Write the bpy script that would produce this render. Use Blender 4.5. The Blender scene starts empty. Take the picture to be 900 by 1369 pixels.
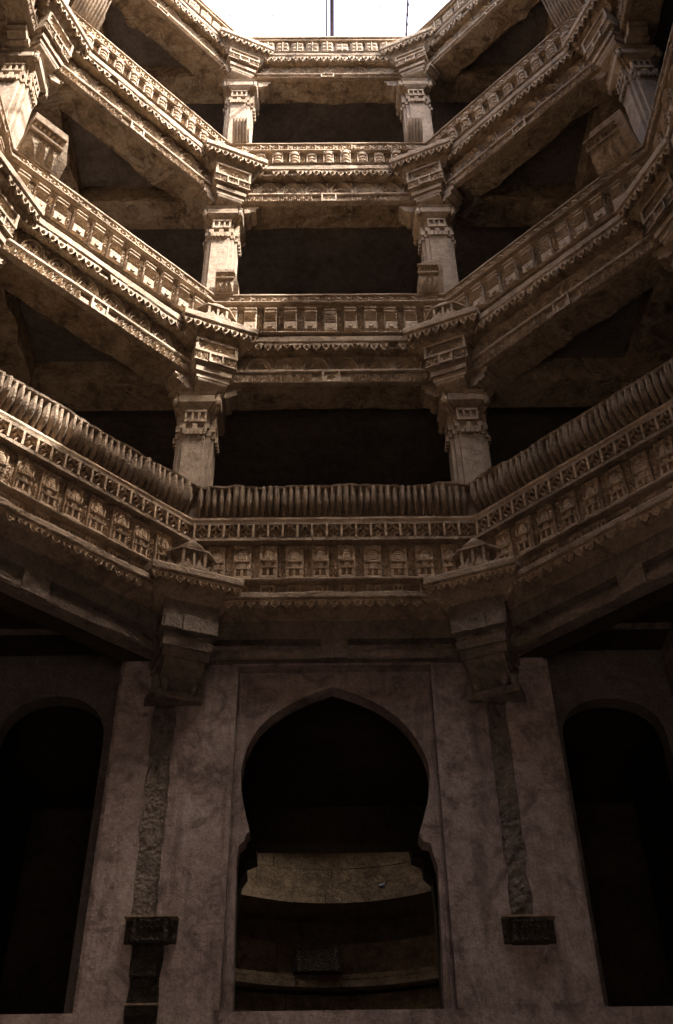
import bpy, math, random
from mathutils import Vector, Matrix, noise
from mathutils.geometry import tessellate_polygon
random.seed(7)
S = bpy.context.scene
COL = S.collection
R = math.radians

# ------------------------------------------------------------------ camera
F_PX = 1381.0
def cam_basis(p, r, y):
    f = Vector((math.sin(y) * math.cos(p), math.cos(y) * math.cos(p), math.sin(p)))
    r0 = Vector((math.cos(y), -math.sin(y), 0)); u0 = r0.cross(f)
    return r0 * math.cos(r) + u0 * math.sin(r), -r0 * math.sin(r) + u0 * math.cos(r), f
CR, CU, CF = cam_basis(R(40.023), R(-.884), R(.602))
cam = bpy.data.objects.new('camera', bpy.data.cameras.new('camera'))
COL.objects.link(cam)
cam.matrix_world = Matrix(((CR.x, CU.x, -CF.x, 0), (CR.y, CU.y, -CF.y, 0), (CR.z, CU.z, -CF.z, 0), (0, 0, 0, 1)))
cam.data.sensor_fit = 'HORIZONTAL'; cam.data.sensor_width = 36
cam.data.lens = F_PX / 900 * 36
cam.data.clip_start = .05; cam.data.clip_end = 3000
S.camera = cam

# ------------------------------------------------------------------ sky, sun, exposure
SUN_EL, SUN_AZ = 56.5, 119.0          # azimuth measured clockwise from +Y
w = bpy.data.worlds.new('World'); S.world = w; w.use_nodes = True
wn = w.node_tree.nodes; wl = w.node_tree.links
sky = wn.new('ShaderNodeTexSky'); sky.sky_type = 'NISHITA'; sky.sun_disc = False
sky.sun_elevation = R(SUN_EL); sky.sun_rotation = R(SUN_AZ); sky.air_density = 1.0; sky.dust_density = 8.0; sky.ozone_density = .6
wl.new(sky.outputs[0], wn['Background'].inputs[0]); wn['Background'].inputs[1].default_value = .15
sl = bpy.data.lights.new('sun', 'SUN'); sl.energy = 3.4; sl.angle = R(.6); sl.color = (1, .955, .90)
so = bpy.data.objects.new('sun', sl); COL.objects.link(so)
sd = Vector((math.sin(R(SUN_AZ)) * math.cos(R(SUN_EL)), math.cos(R(SUN_AZ)) * math.cos(R(SUN_EL)), math.sin(R(SUN_EL))))
so.rotation_euler = sd.to_track_quat('Z', 'Y').to_euler(); so.location = sd * 60
S.view_settings.view_transform = 'Standard'; S.view_settings.look = 'None'
S.view_settings.exposure = 2.6; S.view_settings.gamma = 1
S.cycles.max_bounces = 8; S.cycles.diffuse_bounces = 5

# ------------------------------------------------------------------ helpers
def seen(p, m=.1):
    p = Vector(p); d = p.dot(CF)
    if d < .1: return False
    x = 450 + F_PX * p.dot(CR) / d; y = 684.5 - F_PX * p.dot(CU) / d
    return -900 * m < x < 900 * (1 + m) and -1369 * m < y < 1369 * (1 + m)

def stone(name, dark, mid, light, bump=.5, carve=0.0, rough=.9, big=.7, fine=26, carve_scale=34, stain=(.05, .035, .025), stain_amt=.45, streak=0, patch=None):
    m = bpy.data.materials.new(name); m.use_nodes = True
    n = m.node_tree.nodes; l = m.node_tree.links; b = n['Principled BSDF']
    b.inputs['Roughness'].default_value = rough
    if 'Specular IOR Level' in b.inputs: b.inputs['Specular IOR Level'].default_value = .2
    g = n.new('ShaderNodeNewGeometry')
    def nz(sc, det, ro=.6, dist=0):
        t = n.new('ShaderNodeTexNoise'); t.inputs['Scale'].default_value = sc; t.inputs['Detail'].default_value = det
        t.inputs['Roughness'].default_value = ro; t.inputs['Distortion'].default_value = dist
        l.new(g.outputs['Position'], t.inputs['Vector']); return t
    a, f, c = nz(big, 6, .65, .6), nz(7, 6, .7), nz(fine, 5, .7)
    mix = n.new('ShaderNodeMath'); mix.operation = 'MULTIPLY_ADD'; mix.inputs[1].default_value = .55
    l.new(a.outputs[0], mix.inputs[0])
    m2 = n.new('ShaderNodeMath'); m2.operation = 'MULTIPLY'; m2.inputs[1].default_value = .45
    l.new(f.outputs[0], m2.inputs[0]); l.new(m2.outputs[0], mix.inputs[2])
    cr = n.new('ShaderNodeValToRGB'); e = cr.color_ramp.elements
    e[0].position = .36; e[0].color = (*dark, 1); e[1].position = .66; e[1].color = (*light, 1)
    k = e.new(.5); k.color = (*mid, 1)
    l.new(mix.outputs[0], cr.inputs[0])
    # dirt stains with a shape of their own
    st = nz(2.3, 8, .72, 1.4)
    sr = n.new('ShaderNodeValToRGB'); sr.color_ramp.elements[0].position = .5; sr.color_ramp.elements[1].position = .66
    l.new(st.outputs[0], sr.inputs[0])
    sm = n.new('ShaderNodeMath'); sm.operation = 'MULTIPLY'; sm.inputs[1].default_value = stain_amt; l.new(sr.outputs[0], sm.inputs[0])
    mx = n.new('ShaderNodeMix'); mx.data_type = 'RGBA'; l.new(sm.outputs[0], mx.inputs[0])
    l.new(cr.outputs[0], mx.inputs[6]); mx.inputs[7].default_value = (*stain, 1)
    if patch:       # flakes of pale coating still clinging to the stone, with ragged edges
        pn = nz(1.7, 10, .78, 1.2); pr_ = n.new('ShaderNodeValToRGB'); pr_.color_ramp.elements[0].position = .53; pr_.color_ramp.elements[1].position = .57; l.new(pn.outputs[0], pr_.inputs[0])
        pm_ = n.new('ShaderNodeMath'); pm_.operation = 'MULTIPLY'; pm_.inputs[1].default_value = .6; l.new(pr_.outputs[0], pm_.inputs[0])
        m4 = n.new('ShaderNodeMix'); m4.data_type = 'RGBA'; l.new(pm_.outputs[0], m4.inputs[0]); l.new(mx.outputs[2], m4.inputs[6]); m4.inputs[7].default_value = (*patch, 1)
        mx = m4
    if streak:      # water streaks running down the plaster
        mp = n.new('ShaderNodeMapping'); mp.inputs['Scale'].default_value = (5.5, 5.5, .55); l.new(g.outputs['Position'], mp.inputs['Vector'])
        tn = n.new('ShaderNodeTexNoise'); tn.inputs['Scale'].default_value = 1; tn.inputs['Detail'].default_value = 7; tn.inputs['Roughness'].default_value = .7; l.new(mp.outputs[0], tn.inputs['Vector'])
        tr = n.new('ShaderNodeValToRGB'); tr.color_ramp.elements[0].position = .50; tr.color_ramp.elements[1].position = .68; l.new(tn.outputs[0], tr.inputs[0])
        tm = n.new('ShaderNodeMath'); tm.operation = 'MULTIPLY'; tm.inputs[1].default_value = streak; l.new(tr.outputs[0], tm.inputs[0])
        m3 = n.new('ShaderNodeMix'); m3.data_type = 'RGBA'; l.new(tm.outputs[0], m3.inputs[0]); l.new(mx.outputs[2], m3.inputs[6]); m3.inputs[7].default_value = (.11, .078, .066, 1)
        # pale rubbed patches
        pn = nz(1.1, 9, .75, .8); pr_ = n.new('ShaderNodeValToRGB'); pr_.color_ramp.elements[0].position = .56; pr_.color_ramp.elements[1].position = .60; l.new(pn.outputs[0], pr_.inputs[0])
        pm_ = n.new('ShaderNodeMath'); pm_.operation = 'MULTIPLY'; pm_.inputs[1].default_value = .35; l.new(pr_.outputs[0], pm_.inputs[0])
        m4 = n.new('ShaderNodeMix'); m4.data_type = 'RGBA'; l.new(pm_.outputs[0], m4.inputs[0]); l.new(m3.outputs[2], m4.inputs[6]); m4.inputs[7].default_value = (.43, .345, .31, 1)
        # hairline cracks
        vc = n.new('ShaderNodeTexVoronoi'); vc.feature = 'DISTANCE_TO_EDGE'; vc.inputs['Scale'].default_value = 1.3
        wv = nz(3, 4); wm = n.new('ShaderNodeMix'); wm.data_type = 'VECTOR'; wm.inputs[0].default_value = .22; l.new(g.outputs['Position'], wm.inputs[4]); l.new(wv.outputs[1], wm.inputs[5]); l.new(wm.outputs[1], vc.inputs['Vector'])
        vr = n.new('ShaderNodeMapRange'); vr.inputs[1].default_value = .0; vr.inputs[2].default_value = .006; vr.inputs[3].default_value = .5; vr.inputs[4].default_value = 0; l.new(vc.outputs['Distance'], vr.inputs[0])
        cm = n.new('ShaderNodeMath'); cm.operation = 'MULTIPLY'; l.new(vr.outputs[0], cm.inputs[0]); l.new(sr.outputs[0], cm.inputs[1])
        m5 = n.new('ShaderNodeMix'); m5.data_type = 'RGBA'; l.new(cm.outputs[0], m5.inputs[0]); l.new(m4.outputs[2], m5.inputs[6]); m5.inputs[7].default_value = (.06, .045, .04, 1)
        mx = m5
    # fine value variation
    hv = n.new('ShaderNodeMapRange'); hv.inputs[1].default_value = .3; hv.inputs[2].default_value = .7; hv.inputs[3].default_value = .72; hv.inputs[4].default_value = 1.22
    l.new(c.outputs[0], hv.inputs[0])
    hs = n.new('ShaderNodeHueSaturation'); l.new(mx.outputs[2], hs.inputs['Color']); l.new(hv.outputs[0], hs.inputs['Value'])
    l.new(hs.outputs[0], b.inputs['Base Color'])
    bm = n.new('ShaderNodeBump'); bm.inputs['Strength'].default_value = bump; bm.inputs['Distance'].default_value = .02
    l.new(c.outputs[0], bm.inputs['Height'])
    b2 = n.new('ShaderNodeBump'); b2.inputs['Strength'].default_value = bump; b2.inputs['Distance'].default_value = .05
    l.new(f.outputs[0], b2.inputs['Height']); l.new(bm.outputs[0], b2.inputs['Normal'])
    last = b2
    if carve:
        v = n.new('ShaderNodeTexVoronoi'); v.feature = 'SMOOTH_F1'; v.inputs['Scale'].default_value = carve_scale; v.inputs['Smoothness'].default_value = .4
        l.new(g.outputs['Position'], v.inputs['Vector'])
        b3 = n.new('ShaderNodeBump'); b3.inputs['Strength'].default_value = carve; b3.inputs['Distance'].default_value = .03; b3.invert = True
        l.new(v.outputs['Distance'], b3.inputs['Height']); l.new(last.outputs[0], b3.inputs['Normal']); last = b3
    l.new(last.outputs[0], b.inputs['Normal'])
    return m
def plain(name, c, rough=.6, metal=0):
    m = bpy.data.materials.new(name); m.use_nodes = True; b = m.node_tree.nodes['Principled BSDF']
    n = m.node_tree.nodes; l = m.node_tree.links
    t = n.new('ShaderNodeTexNoise'); t.inputs['Scale'].default_value = 12; t.inputs['Detail'].default_value = 5
    cr = n.new('ShaderNodeValToRGB'); cr.color_ramp.elements[0].color = (*[x * .6 for x in c], 1); cr.color_ramp.elements[1].color = (*[min(1, x * 1.3) for x in c], 1)
    l.new(t.outputs[0], cr.inputs[0]); l.new(cr.outputs[0], b.inputs['Base Color'])
    b.inputs['Roughness'].default_value = rough; b.inputs['Metallic'].default_value = metal
    return m
SAND = stone('sandstone', (.20, .145, .10), (.36, .272, .19), (.50, .392, .285))
CARV = stone('carved_sandstone', (.23, .168, .115), (.40, .305, .215), (.55, .435, .32), carve=.28, bump=.3)
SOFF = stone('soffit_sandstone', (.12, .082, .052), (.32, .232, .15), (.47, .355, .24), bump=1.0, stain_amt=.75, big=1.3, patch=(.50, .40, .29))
GREY = stone('granular_column_stone', (.22, .165, .12), (.37, .285, .21), (.47, .375, .285), bump=.55, fine=60, stain_amt=.3)
LOWS = stone('weathered_lower_stone', (.23, .16, .105), (.43, .31, .205), (.58, .44, .305), carve=.2, bump=.3)
LOWP = stone('weathered_plain_stone', (.18, .13, .09), (.35, .255, .175), (.49, .37, .265), bump=1.0)
BEAM = stone('dark_beam_stone', (.11, .084, .064), (.225, .175, .135), (.33, .26, .205), bump=1.0)  # darker stone tone for the lowest beams and corner brackets
RUBB = stone('rubble_core_stone', (.10, .08, .064), (.20, .162, .13), (.30, .245, .195), bump=1.0, carve=.6, carve_scale=22, fine=40)
PLAS = stone('lime_plaster', (.145, .106, .09), (.33, .252, .218), (.47, .375, .33), bump=.45, streak=.55, big=.75, fine=38, stain=(.08, .052, .045), stain_amt=.7)
WELL = stone('well_stone', (.09, .065, .042), (.185, .138, .088), (.29, .222, .148), bump=.9, big=1.6, stain_amt=.7)
GALL = stone('gallery_stone', (.085, .07, .06), (.14, .115, .10), (.20, .165, .14), bump=.6, stain_amt=.5)  # darkened in colour to deepen the shade inside the galleries
SHADE_STONE = stone('shade_black_stone', (.025, .018, .012), (.045, .032, .022), (.07, .05, .035), bump=.6)  # near-black colour stands in for deep shade in passages and undersides
DARK = stone('soot_dark_stone', (.03, .024, .018), (.06, .048, .035), (.10, .08, .06), carve=.8, bump=.8)
STEEL = plain('painted_steel', (.05, .03, .06), .5, .3)
WIRE = plain('net_thread', (.10, .09, .12), .7)
BIRD = plain('pigeon_feathers', (.12, .14, .18), .8)

class MB:
    def __init__(s): s.v = []; s.f = []
    def add(s, v, f):
        o = len(s.v); s.v += [tuple(p) for p in v]; s.f += [[i + o for i in q] for q in f]; return s
    def box(s, x0, x1, y0, y1, z0, z1, b=0.0):
        if b <= 0:
            v = [(x, y, z) for z in (z0, z1) for y in (y0, y1) for x in (x0, x1)]
            return s.add(v, [(0, 2, 3, 1), (4, 5, 7, 6), (0, 1, 5, 4), (2, 6, 7, 3), (0, 4, 6, 2), (1, 3, 7, 5)])
        # raised towards -y with a sloping (chamfered) face edge
        v = [(x0, y1, z0), (x1, y1, z0), (x1, y1, z1), (x0, y1, z1), (x0, y0 + b, z0), (x1, y0 + b, z0), (x1, y0 + b, z1), (x0, y0 + b, z1),
             (x0 + b, y0, z0 + b), (x1 - b, y0, z0 + b), (x1 - b, y0, z1 - b), (x0 + b, y0, z1 - b)]
        f = [(0, 3, 2, 1), (8, 9, 10, 11)]
        for i in range(4):
            j = (i + 1) % 4; f += [(i, j, 4 + j, 4 + i), (4 + i, 4 + j, 8 + j, 8 + i)]
        return s.add(v, f)
    def poly(s, pts, axis, a, b, cap=True):
        """pts 2-D closed loop; axis 'x': pts=(y,z) extruded x a..b ; 'y': pts=(x,z) ; 'z': pts=(x,y)"""
        def mk(p, t): return {'x': (t, p[0], p[1]), 'y': (p[0], t, p[1]), 'z': (p[0], p[1], t)}[axis]
        n = len(pts); v = [mk(p, a) for p in pts] + [mk(p, b) for p in pts]
        f = [(i, (i + 1) % n, n + (i + 1) % n, n + i) for i in range(n)]
        if cap:
            t = tessellate_polygon([[Vector((p[0], p[1], 0)) for p in pts]])
            f += [tuple(q) for q in t] + [tuple(i + n for i in reversed(q)) for q in t]
        return s.add(v, f)
    def loft(s, rings, cap=True):
        n = len(rings[0]); v = [p for r in rings for p in r]; f = []
        for k in range(len(rings) - 1):
            for i in range(n):
                j = (i + 1) % n; f.append((k * n + i, k * n + j, (k + 1) * n + j, (k + 1) * n + i))
        if cap:
            f.append(tuple(reversed(range(n)))); f.append(tuple((len(rings) - 1) * n + i for i in range(n)))
        return s.add(v, f)
    def lathe(s, prof, n=12, cx=0, cy=0, a0=0, a1=2 * math.pi, sx=1, sy=1):
        full = abs(a1 - a0 - 2 * math.pi) < 1e-6; m = n if full else n + 1; v = []
        for r, z in prof:
            for i in range(m):
                a = a0 + (a1 - a0) * i / n; v.append((cx + sx * r * math.cos(a), cy + sy * r * math.sin(a), z))
        f = []
        for k in range(len(prof) - 1):
            for i in range(n):
                j = (i + 1) % m; f.append((k * m + i, k * m + j, (k + 1) * m + j, (k + 1) * m + i))
        return s.add(v, f)
    def bar(s, p, q, r, n=5):
        p = Vector(p); q = Vector(q); d = (q - p).normalized(); a = d.orthogonal().normalized(); b = d.cross(a)
        ring = lambda c: [tuple(c + (a * math.cos(2 * math.pi * i / n) + b * math.sin(2 * math.pi * i / n)) * r) for i in range(n)]
        return s.loft([ring(p), ring(q)])
    def annulus(s, cx, cz, ri, ro, y0, y1, n=12, a0=0., a1=2 * math.pi, tilt=0):
        full = abs(a1 - a0 - 2 * math.pi) < 1e-6; m = n if full else n + 1; v = []
        for i in range(m):
            a = a0 + (a1 - a0) * i / n; c, d = math.cos(a), math.sin(a)
            rm = (ri + ro) / 2
            v += [(cx + ri * c, y1, cz + ri * d), (cx + rm * c, y0, cz + rm * d), (cx + ro * c, y1, cz + ro * d)]
        f = []
        for i in range(n):
            j = (i + 1) % m
            f += [(3 * i, 3 * j, 3 * j + 1, 3 * i + 1), (3 * i + 1, 3 * j + 1, 3 * j + 2, 3 * i + 2)]
        return s.add(v, f)
    def grid(s, w, h, nx, nz, fn, z0=0, x0=None):
        x0 = -w / 2 if x0 is None else x0
        v = []
        for k in range(nz + 1):
            for i in range(nx + 1):
                u, t = i / nx, k / nz; d = 0 if i in (0, nx) or k in (0, nz) else fn(u, t)
                v.append((x0 + u * w, -d, z0 + t * h))
        f = [(k * (nx + 1) + i, k * (nx + 1) + i + 1, (k + 1) * (nx + 1) + i + 1, (k + 1) * (nx + 1) + i) for k in range(nz) for i in range(nx)]
        return s.add(v, f)
    def mould(s, prof, R0=4.3, n=1, amp=0, end=0, seed=0, drop=None, half=22.5):
        """prof: closed loop of (y,z), mitred ends of an octagon face; rough by noise"""
        T = math.tan(R(half)); rings = []; m = len(prof)
        for k in range(n + 1):
            t = k / n * 2 - 1; ring = []
            for i, (y, z) in enumerate(prof):
                x = t * (T * (R0 + y) - end)
                dy = dz = 0
                if amp:
                    q = Vector((x * 2.2 + seed * 13.7, y * 9 + i * 3.1, z * 2.))
                    dy = noise.noise(q) * amp + noise.noise(q * 5) * amp * .6; dz = noise.noise(q + Vector((9, 7, 3))) * amp * .8 + noise.noise(q * 6 + Vector((5, 1, 3))) * amp * .5
                if drop: e = drop(i, x); dy += e[0]; dz += e[1]
                ring.append((x, y + dy, z + dz))
            rings.append(ring)
        return s.loft(rings)
    def shift(s, d):
        s.v = [(p[0] + d[0], p[1] + d[1], p[2] + d[2]) for p in s.v]; return s
    def mesh(s, name, mat, smooth=False):
        me = bpy.data.meshes.new(name); me.from_pydata(s.v, [], s.f); me.materials.append(mat)
        import bmesh
        b = bmesh.new(); b.from_mesh(me); bmesh.ops.recalc_face_normals(b, faces=b.faces); b.to_mesh(me); b.free()
        if smooth:
            me.polygons.foreach_set('use_smooth', [True] * len(me.polygons))
        return me
    def flip_safe(s, name, mat, smooth=False):
        me = bpy.data.meshes.new(name); me.from_pydata(s.v, [], s.f); me.materials.append(mat)
        if smooth: me.polygons.foreach_set('use_smooth', [True] * len(me.polygons))
        return me

def ob(name, me, parent=None, loc=(0, 0, 0), rz=0, sc=None):
    o = bpy.data.objects.new(name, me); COL.objects.link(o)
    o.location = loc; o.rotation_euler = (0, 0, rz)
    if sc: o.scale = sc
    if parent: o.parent = parent
    return o
def tag(o, label, cat, group=None):
    o['label'] = label; o['category'] = cat
    if group: o['group'] = group
    return o
def thing(name, label, cat, loc=(0, 0, 0), rz=0, group=None):
    return tag(ob(name, None, None, loc, rz), label, cat, group)
def struct(name, me, loc=(0, 0, 0), rz=0):
    o = ob(name, me, None, loc, rz); o['kind'] = 'structure'; return o

CX, CY = .06, 5.70
R0 = 4.3
T22 = math.tan(R(22.5))
def face_frame(a):
    n = Vector((math.sin(R(a)), math.cos(R(a)), 0)); return Vector((CX, CY, 0)) + n * R0, -R(a)
def world(fr, x, y, z):
    c, rz = fr; return Vector((c.x + x * math.cos(rz) - y * math.sin(rz), c.y + x * math.sin(rz) + y * math.cos(rz), z))

# ------------------------------------------------------------------ small carved pieces (meshes shared between the copies)
def m_panel_bars(w=.19, h=.5):
    b = MB(); b.box(-w / 2, w / 2, -.025, .05, 0, h, .008)
    b.box(-w * .47, w * .47, -.06, 0, .0, .17 * h / .5, .008)
    b.poly([(-.035, .05), (0, .03), (.035, .05), (0, .095)], 'y', -.075, -.055); b.box(-.008, .008, -.075, -.05, .09, .12)
    for i, (z, ww) in enumerate(((.205, .44), (.262, .38), (.315, .42), (.365, .38))):
        z *= h / .5; r = .021
        b.poly([(-.02, z - r), (-.06, z - r * .6), (-.07, z), (-.06, z + r * .6), (-.02, z + r)], 'x', -w * ww, w * ww)
    z = .395 * h / .5
    b.box(-w * .47, w * .47, -.055, 0, z, z + .03, .008)
    b.box(-w * .40, w * .40, -.045, 0, z + .035, z + .06, .006)
    b.box(-w * .47, w * .47, -.06, 0, z + .065, h * .99, .01)
    return b
def m_panel_urn(w=.19, h=.5):
    b = MB(); b.box(-w / 2, w / 2, -.02, .05, 0, h, .006)
    pr = [(.40, 0), (.42, .10), (.25, .14), (.22, .2), (.40, .30), (.42, .38), (.20, .47), (.18, .52), (.34, .58), (.36, .66), (.18, .74), (.44, .78), (.46, .95), (.3, .99)]
    b.lathe([(r * w, .02 + z * h * .95) for r, z in pr], 8, 0, -.012, math.pi, 2 * math.pi, 1, .75)
    b.box(-w * .44, w * .44, -.055, 0, .0, .04, .01); b.box(-w * .48, w * .48, -.06, 0, h - .06, h - .005, .01)
    for sx in (-1, 1): b.box(sx * w * .42 - .008, sx * w * .42 + .008, -.04, 0, .05, h - .07)
    return b
def m_panel_square(w=.24, h=.36):
    b = MB(); b.box(-w / 2, w / 2, -.015, .04, 0, h, .004)
    for i in range(2):
        for k in range(3):
            x = (i - .5) * w * .46; z = h * (.2 + .3 * k)
            b.box(x - w * .19, x + w * .19, -.045, 0, z - h * .12, z + h * .12, .018)
    b.box(-.012, .012, -.055, 0, .02, h - .02, .006)
    return b
def m_panel_temple(w=.215, h=.53):
    b = MB(); b.box(-w / 2, w / 2, -.02, .05, 0, h, .006)
    b.box(-w * .47, w * .47, -.06, 0, 0, .05, .01)
    for sx in (-1, 0, 1): b.box(sx * w * .36 - .012, sx * w * .36 + .012, -.055, 0, .05, .15)
    for sx in (-1, 1):
        b.annulus(sx * w * .18, .10, .014, .034, -.05, -.02, 8)
    b.box(-w * .45, w * .45, -.065, 0, .15, .175, .008)
    b.box(-w * .2, w * .2, -.055, 0, .175, .25, .01)
    for sx in (-1, 1): b.box(sx * w * .33 - .02, sx * w * .33 + .02, -.045, 0, .18, .235, .01)
    b.box(-w * .42, w * .42, -.07, 0, .25, .285, .01)
    for k in range(5): x = (k - 2) * w * .16; b.box(x - .008, x + .008, -.08, -.06, .255, .282)
    b.box(-w * .26, w * .26, -.06, 0, .285, .36, .012); b.box(-.014, .014, -.075, 0, .29, .35)
    b.box(-w * .18, w * .18, -.055, 0, .36, .40, .012); b.box(-.03, .03, -.05, 0, .40, .43, .01)
    b.annulus(0, .37, w * .36, w * .46, -.05, -.015, 10, 0, math.pi)
    for sx in (-1, 1): b.box(sx * w * .41 - .01, sx * w * .41 + .01, -.045, 0, .29, .38)
    for k in range(4): x = (k - 1.5) * w * .24; b.box(x - .018, x + .018, -.04, 0, .47, .515, .012)
    return b
def vine(u, t, k=5., d=.03):
    c = .5 + .28 * math.sin(t * math.pi * 2 * k); a = max(0, 1 - abs(u - c) / .13)
    ph = (t * k * 2) % 1; lx = .5 - .26 * (1 if int(t * k * 2) % 2 == 0 else -1)
    r = math.hypot((u - lx) * 1.0, (ph - .5) * .8); b = max(0, 1 - abs(r - .2) / .1); dot = max(0, 1 - r / .1)
    e = 1 if min(u, 1 - u) < .09 else 0
    return d * max(a, b, dot, e * .8)
def m_strip(w=.10, h=.5, k=3.2):
    return MB().grid(w, h, 8, 34, lambda u, t: .008 + vine(u, t, k))
def m_chain(p=.162, h=.16):
    b = MB(); r = h * .40
    b.annulus(-p * .22, h / 2, r * .5, r, -.03, 0, 10); b.box(-p * .22 - .012, -p * .22 + .012, -.02, 0, h / 2 - .012, h / 2 + .012)
    for s in (-1, 1):
        b.add([(p * .28 - .045, 0, h / 2 + s * .048), (p * .28 - .03, -.022, h / 2 + s * .058), (p * .28 + .045, 0, h / 2 - s * .048), (p * .28 + .03, -.022, h / 2 - s * .058 + s * .02)],
              [(0, 1, 3, 2)])
        b.poly([(p * .28 - .05, h / 2 + s * .05), (p * .28 - .036, h / 2 + s * .062), (p * .28 + .05, h / 2 - s * .05), (p * .28 + .036, h / 2 - s * .062)], 'y', -.02 - .002 * s, 0)
    return b
def m_jali(p=.182, h=.2):
    b = MB()
    b.box(-p / 2 - .001, -p / 2 + .026, -.045, .03, 0, h)
    q = p / 2 - .012; c = h / 2; x0 = .011
    # four quarter-circle petals and a diamond in the middle
    for sx in (-1, 1):
        for sz in (-1, 1):
            a0 = {(-1, -1): 0, (1, -1): 90, (1, 1): 180, (-1, 1): 270}[(sx, sz)]
            b.annulus(x0 + sx * q, c + sz * (c - .012), q * .62, q * 1.0, -.045, -.012, 5, R(a0), R(a0 + 90))
    d = .030
    b.add([(x0 - d, .0, c), (x0, 0, c - d), (x0 + d, 0, c), (x0, 0, c + d), (x0, -.055, c)], [(0, 1, 4), (1, 2, 4), (2, 3, 4), (3, 0, 4)])
    return b
def m_pendant(p=.14, h=.17, pierced=False):
    b = MB(); w = p * .5
    pts = [(-w, h), (-w, h * .78), (-w * .78, h * .62), (-w * .66, h * .38), (-w * .3, h * .2), (0, 0), (w * .3, h * .2), (w * .66, h * .38), (w * .78, h * .62), (w, h * .78), (w, h)]
    b.poly(pts, 'y', -.018, .02)
    b.annulus(0, h * .5, w * .22, w * .5, -.036, -.016, 7)
    return b
def m_arch(p=.42, h=.30):
    b = MB(); r = p * .46
    sx = 1; n = 10
    for ri, ro, d in ((.82, 1., .03), (.62, .74, .022), (.3, .42, .02)):
        v = []
        for i in range(n + 1):
            a = math.pi * i / n; c, s_ = math.cos(a), math.sin(a) * (h * .92 / r)
            rm = (ri + ro) / 2
            v += [(r * ri * c, 0, r * ri * s_ + .01), (r * rm * c, -d, r * rm * s_ + .01), (r * ro * c, 0, r * ro * s_ + .01)]
        f = []
        for i in range(n): f += [(3 * i, 3 * i + 3, 3 * i + 4, 3 * i + 1), (3 * i + 1, 3 * i + 4, 3 * i + 5, 3 * i + 2)]
        b.add(v, f)
    for i in range(5):      # radiating leaves
        a = math.pi * (.14 + .18 * i); c, s_ = math.cos(a), math.sin(a) * (h * .92 / r)
        q0, q1 = r * .1, r * .72; px, pz = -math.sin(a) * .018, math.cos(a) * .018
        b.add([(q0 * c, 0, q0 * s_ + .01), ((q0 + q1) / 2 * c + px, 0, (q0 + q1) / 2 * s_ + pz + .01), (q1 * c, 0, q1 * s_ + .01), ((q0 + q1) / 2 * c - px, 0, (q0 + q1) / 2 * s_ - pz + .01), ((q0 + q1) / 2 * c, -.03, (q0 + q1) / 2 * s_ + .01)],
              [(0, 1, 4), (1, 2, 4), (2, 3, 4), (3, 0, 4)])
    for sx in (-1, 1):      # leaf in the spandrel
        b.add([(sx * p / 2, 0, h * .95), (sx * p * .34, 0, h * .97), (sx * p * .5, 0, h * .5), (sx * p * .45, -.03, h * .8)], [(0, 1, 3), (1, 2, 3), (2, 0, 3)])
    return b
def m_scroll(w=.28, h=.17):
    def fn(u, t):
        c = .5 + .25 * math.sin(u * math.pi * 4); a = max(0, 1 - abs(t - c) / .14)
        ph = (u * 4) % 1; lz = .5 - .22 * (1 if int(u * 4) % 2 == 0 else -1); r = math.hypot((ph - .5) * .8, t - lz)
        return .006 + .028 * max(a, max(0, 1 - abs(r - .2) / .1), max(0, 1 - r / .09))
    return MB().grid(w, h, 26, 8, fn)
def m_rosette_block(w=.26, h=.2):
    b = MB()
    b.box(-w / 2, w / 2, -.03, 0, 0, h)
    for z0, z1 in ((0, .025), (h - .025, h)): b.box(-w / 2, w / 2, -.06, -.02, z0, z1)
    for x0 in (-w / 2, w / 2 - .025): b.box(x0, x0 + .025, -.058, -.02, .002, h - .002)
    for i in range(8):
        a = math.pi * i / 4; c, s_ = math.cos(a), math.sin(a); q = .07
        b.add([(0, -.03, h / 2), (q * .6 * c - s_ * .014, -.034, h / 2 + q * .6 * s_ + c * .014), (q * c, -.03, h / 2 + q * s_), (q * .6 * c + s_ * .014, -.034, h / 2 + q * .6 * s_ - c * .014), (q * .5 * c, -.055, h / 2 + q * .5 * s_)],
              [(0, 1, 4), (1, 2, 4), (2, 3, 4), (3, 0, 4)])
    return b
def m_baluster(z0, z1, y0, y1, w=.088):
    b = MB(); H = z1 - z0; rings = []
    for k in range(9):
        t = k / 8
        wd = w * (.26 + .20 * min(1, t * 2.2) ** .8 - .03 * t); 
        yy = y0 + (y1 - y0) * t - .055 * math.sin(math.pi * t) - .02 * math.sin(2 * math.pi * t)
        dp = .04 + .045 * math.sin(math.pi * min(1, t * .8 + .05))
        z = z0 + H * t
        rings.append([(-wd, yy + .05, z), (-wd, yy, z), (-wd * .45, yy - dp * .8, z), (wd * .1, yy - dp, z), (wd * .8, yy - dp * .3, z), (wd, yy + .05, z)])
    b.loft(rings)
    b.add([(-w * .18, y0 - .035, z0 - .0), (w * .18, y0 - .035, z0), (0, y0 - .05, z0 + .05), (0, y0 + .02, z0 + .02)], [(0, 1, 2), (0, 2, 3), (1, 3, 2)])
    return b
def m_petals(n, p, h=.05):
    b = MB()
    for i in range(n):
        x = (i - (n - 1) / 2) * p
        b.add([(x - p * .45, 0, h), (x + p * .45, 0, h), (x + p * .2, -.02, h * .3), (x, -.03, 0), (x - p * .2, -.02, h * .3)], [(0, 1, 2, 3, 4)])
        b.add([(x - p * .45, 0, h), (x - p * .2, -.02, h * .3), (x - p * .2, .0, h * .3)], [(0, 1, 2)])
    return b
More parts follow.
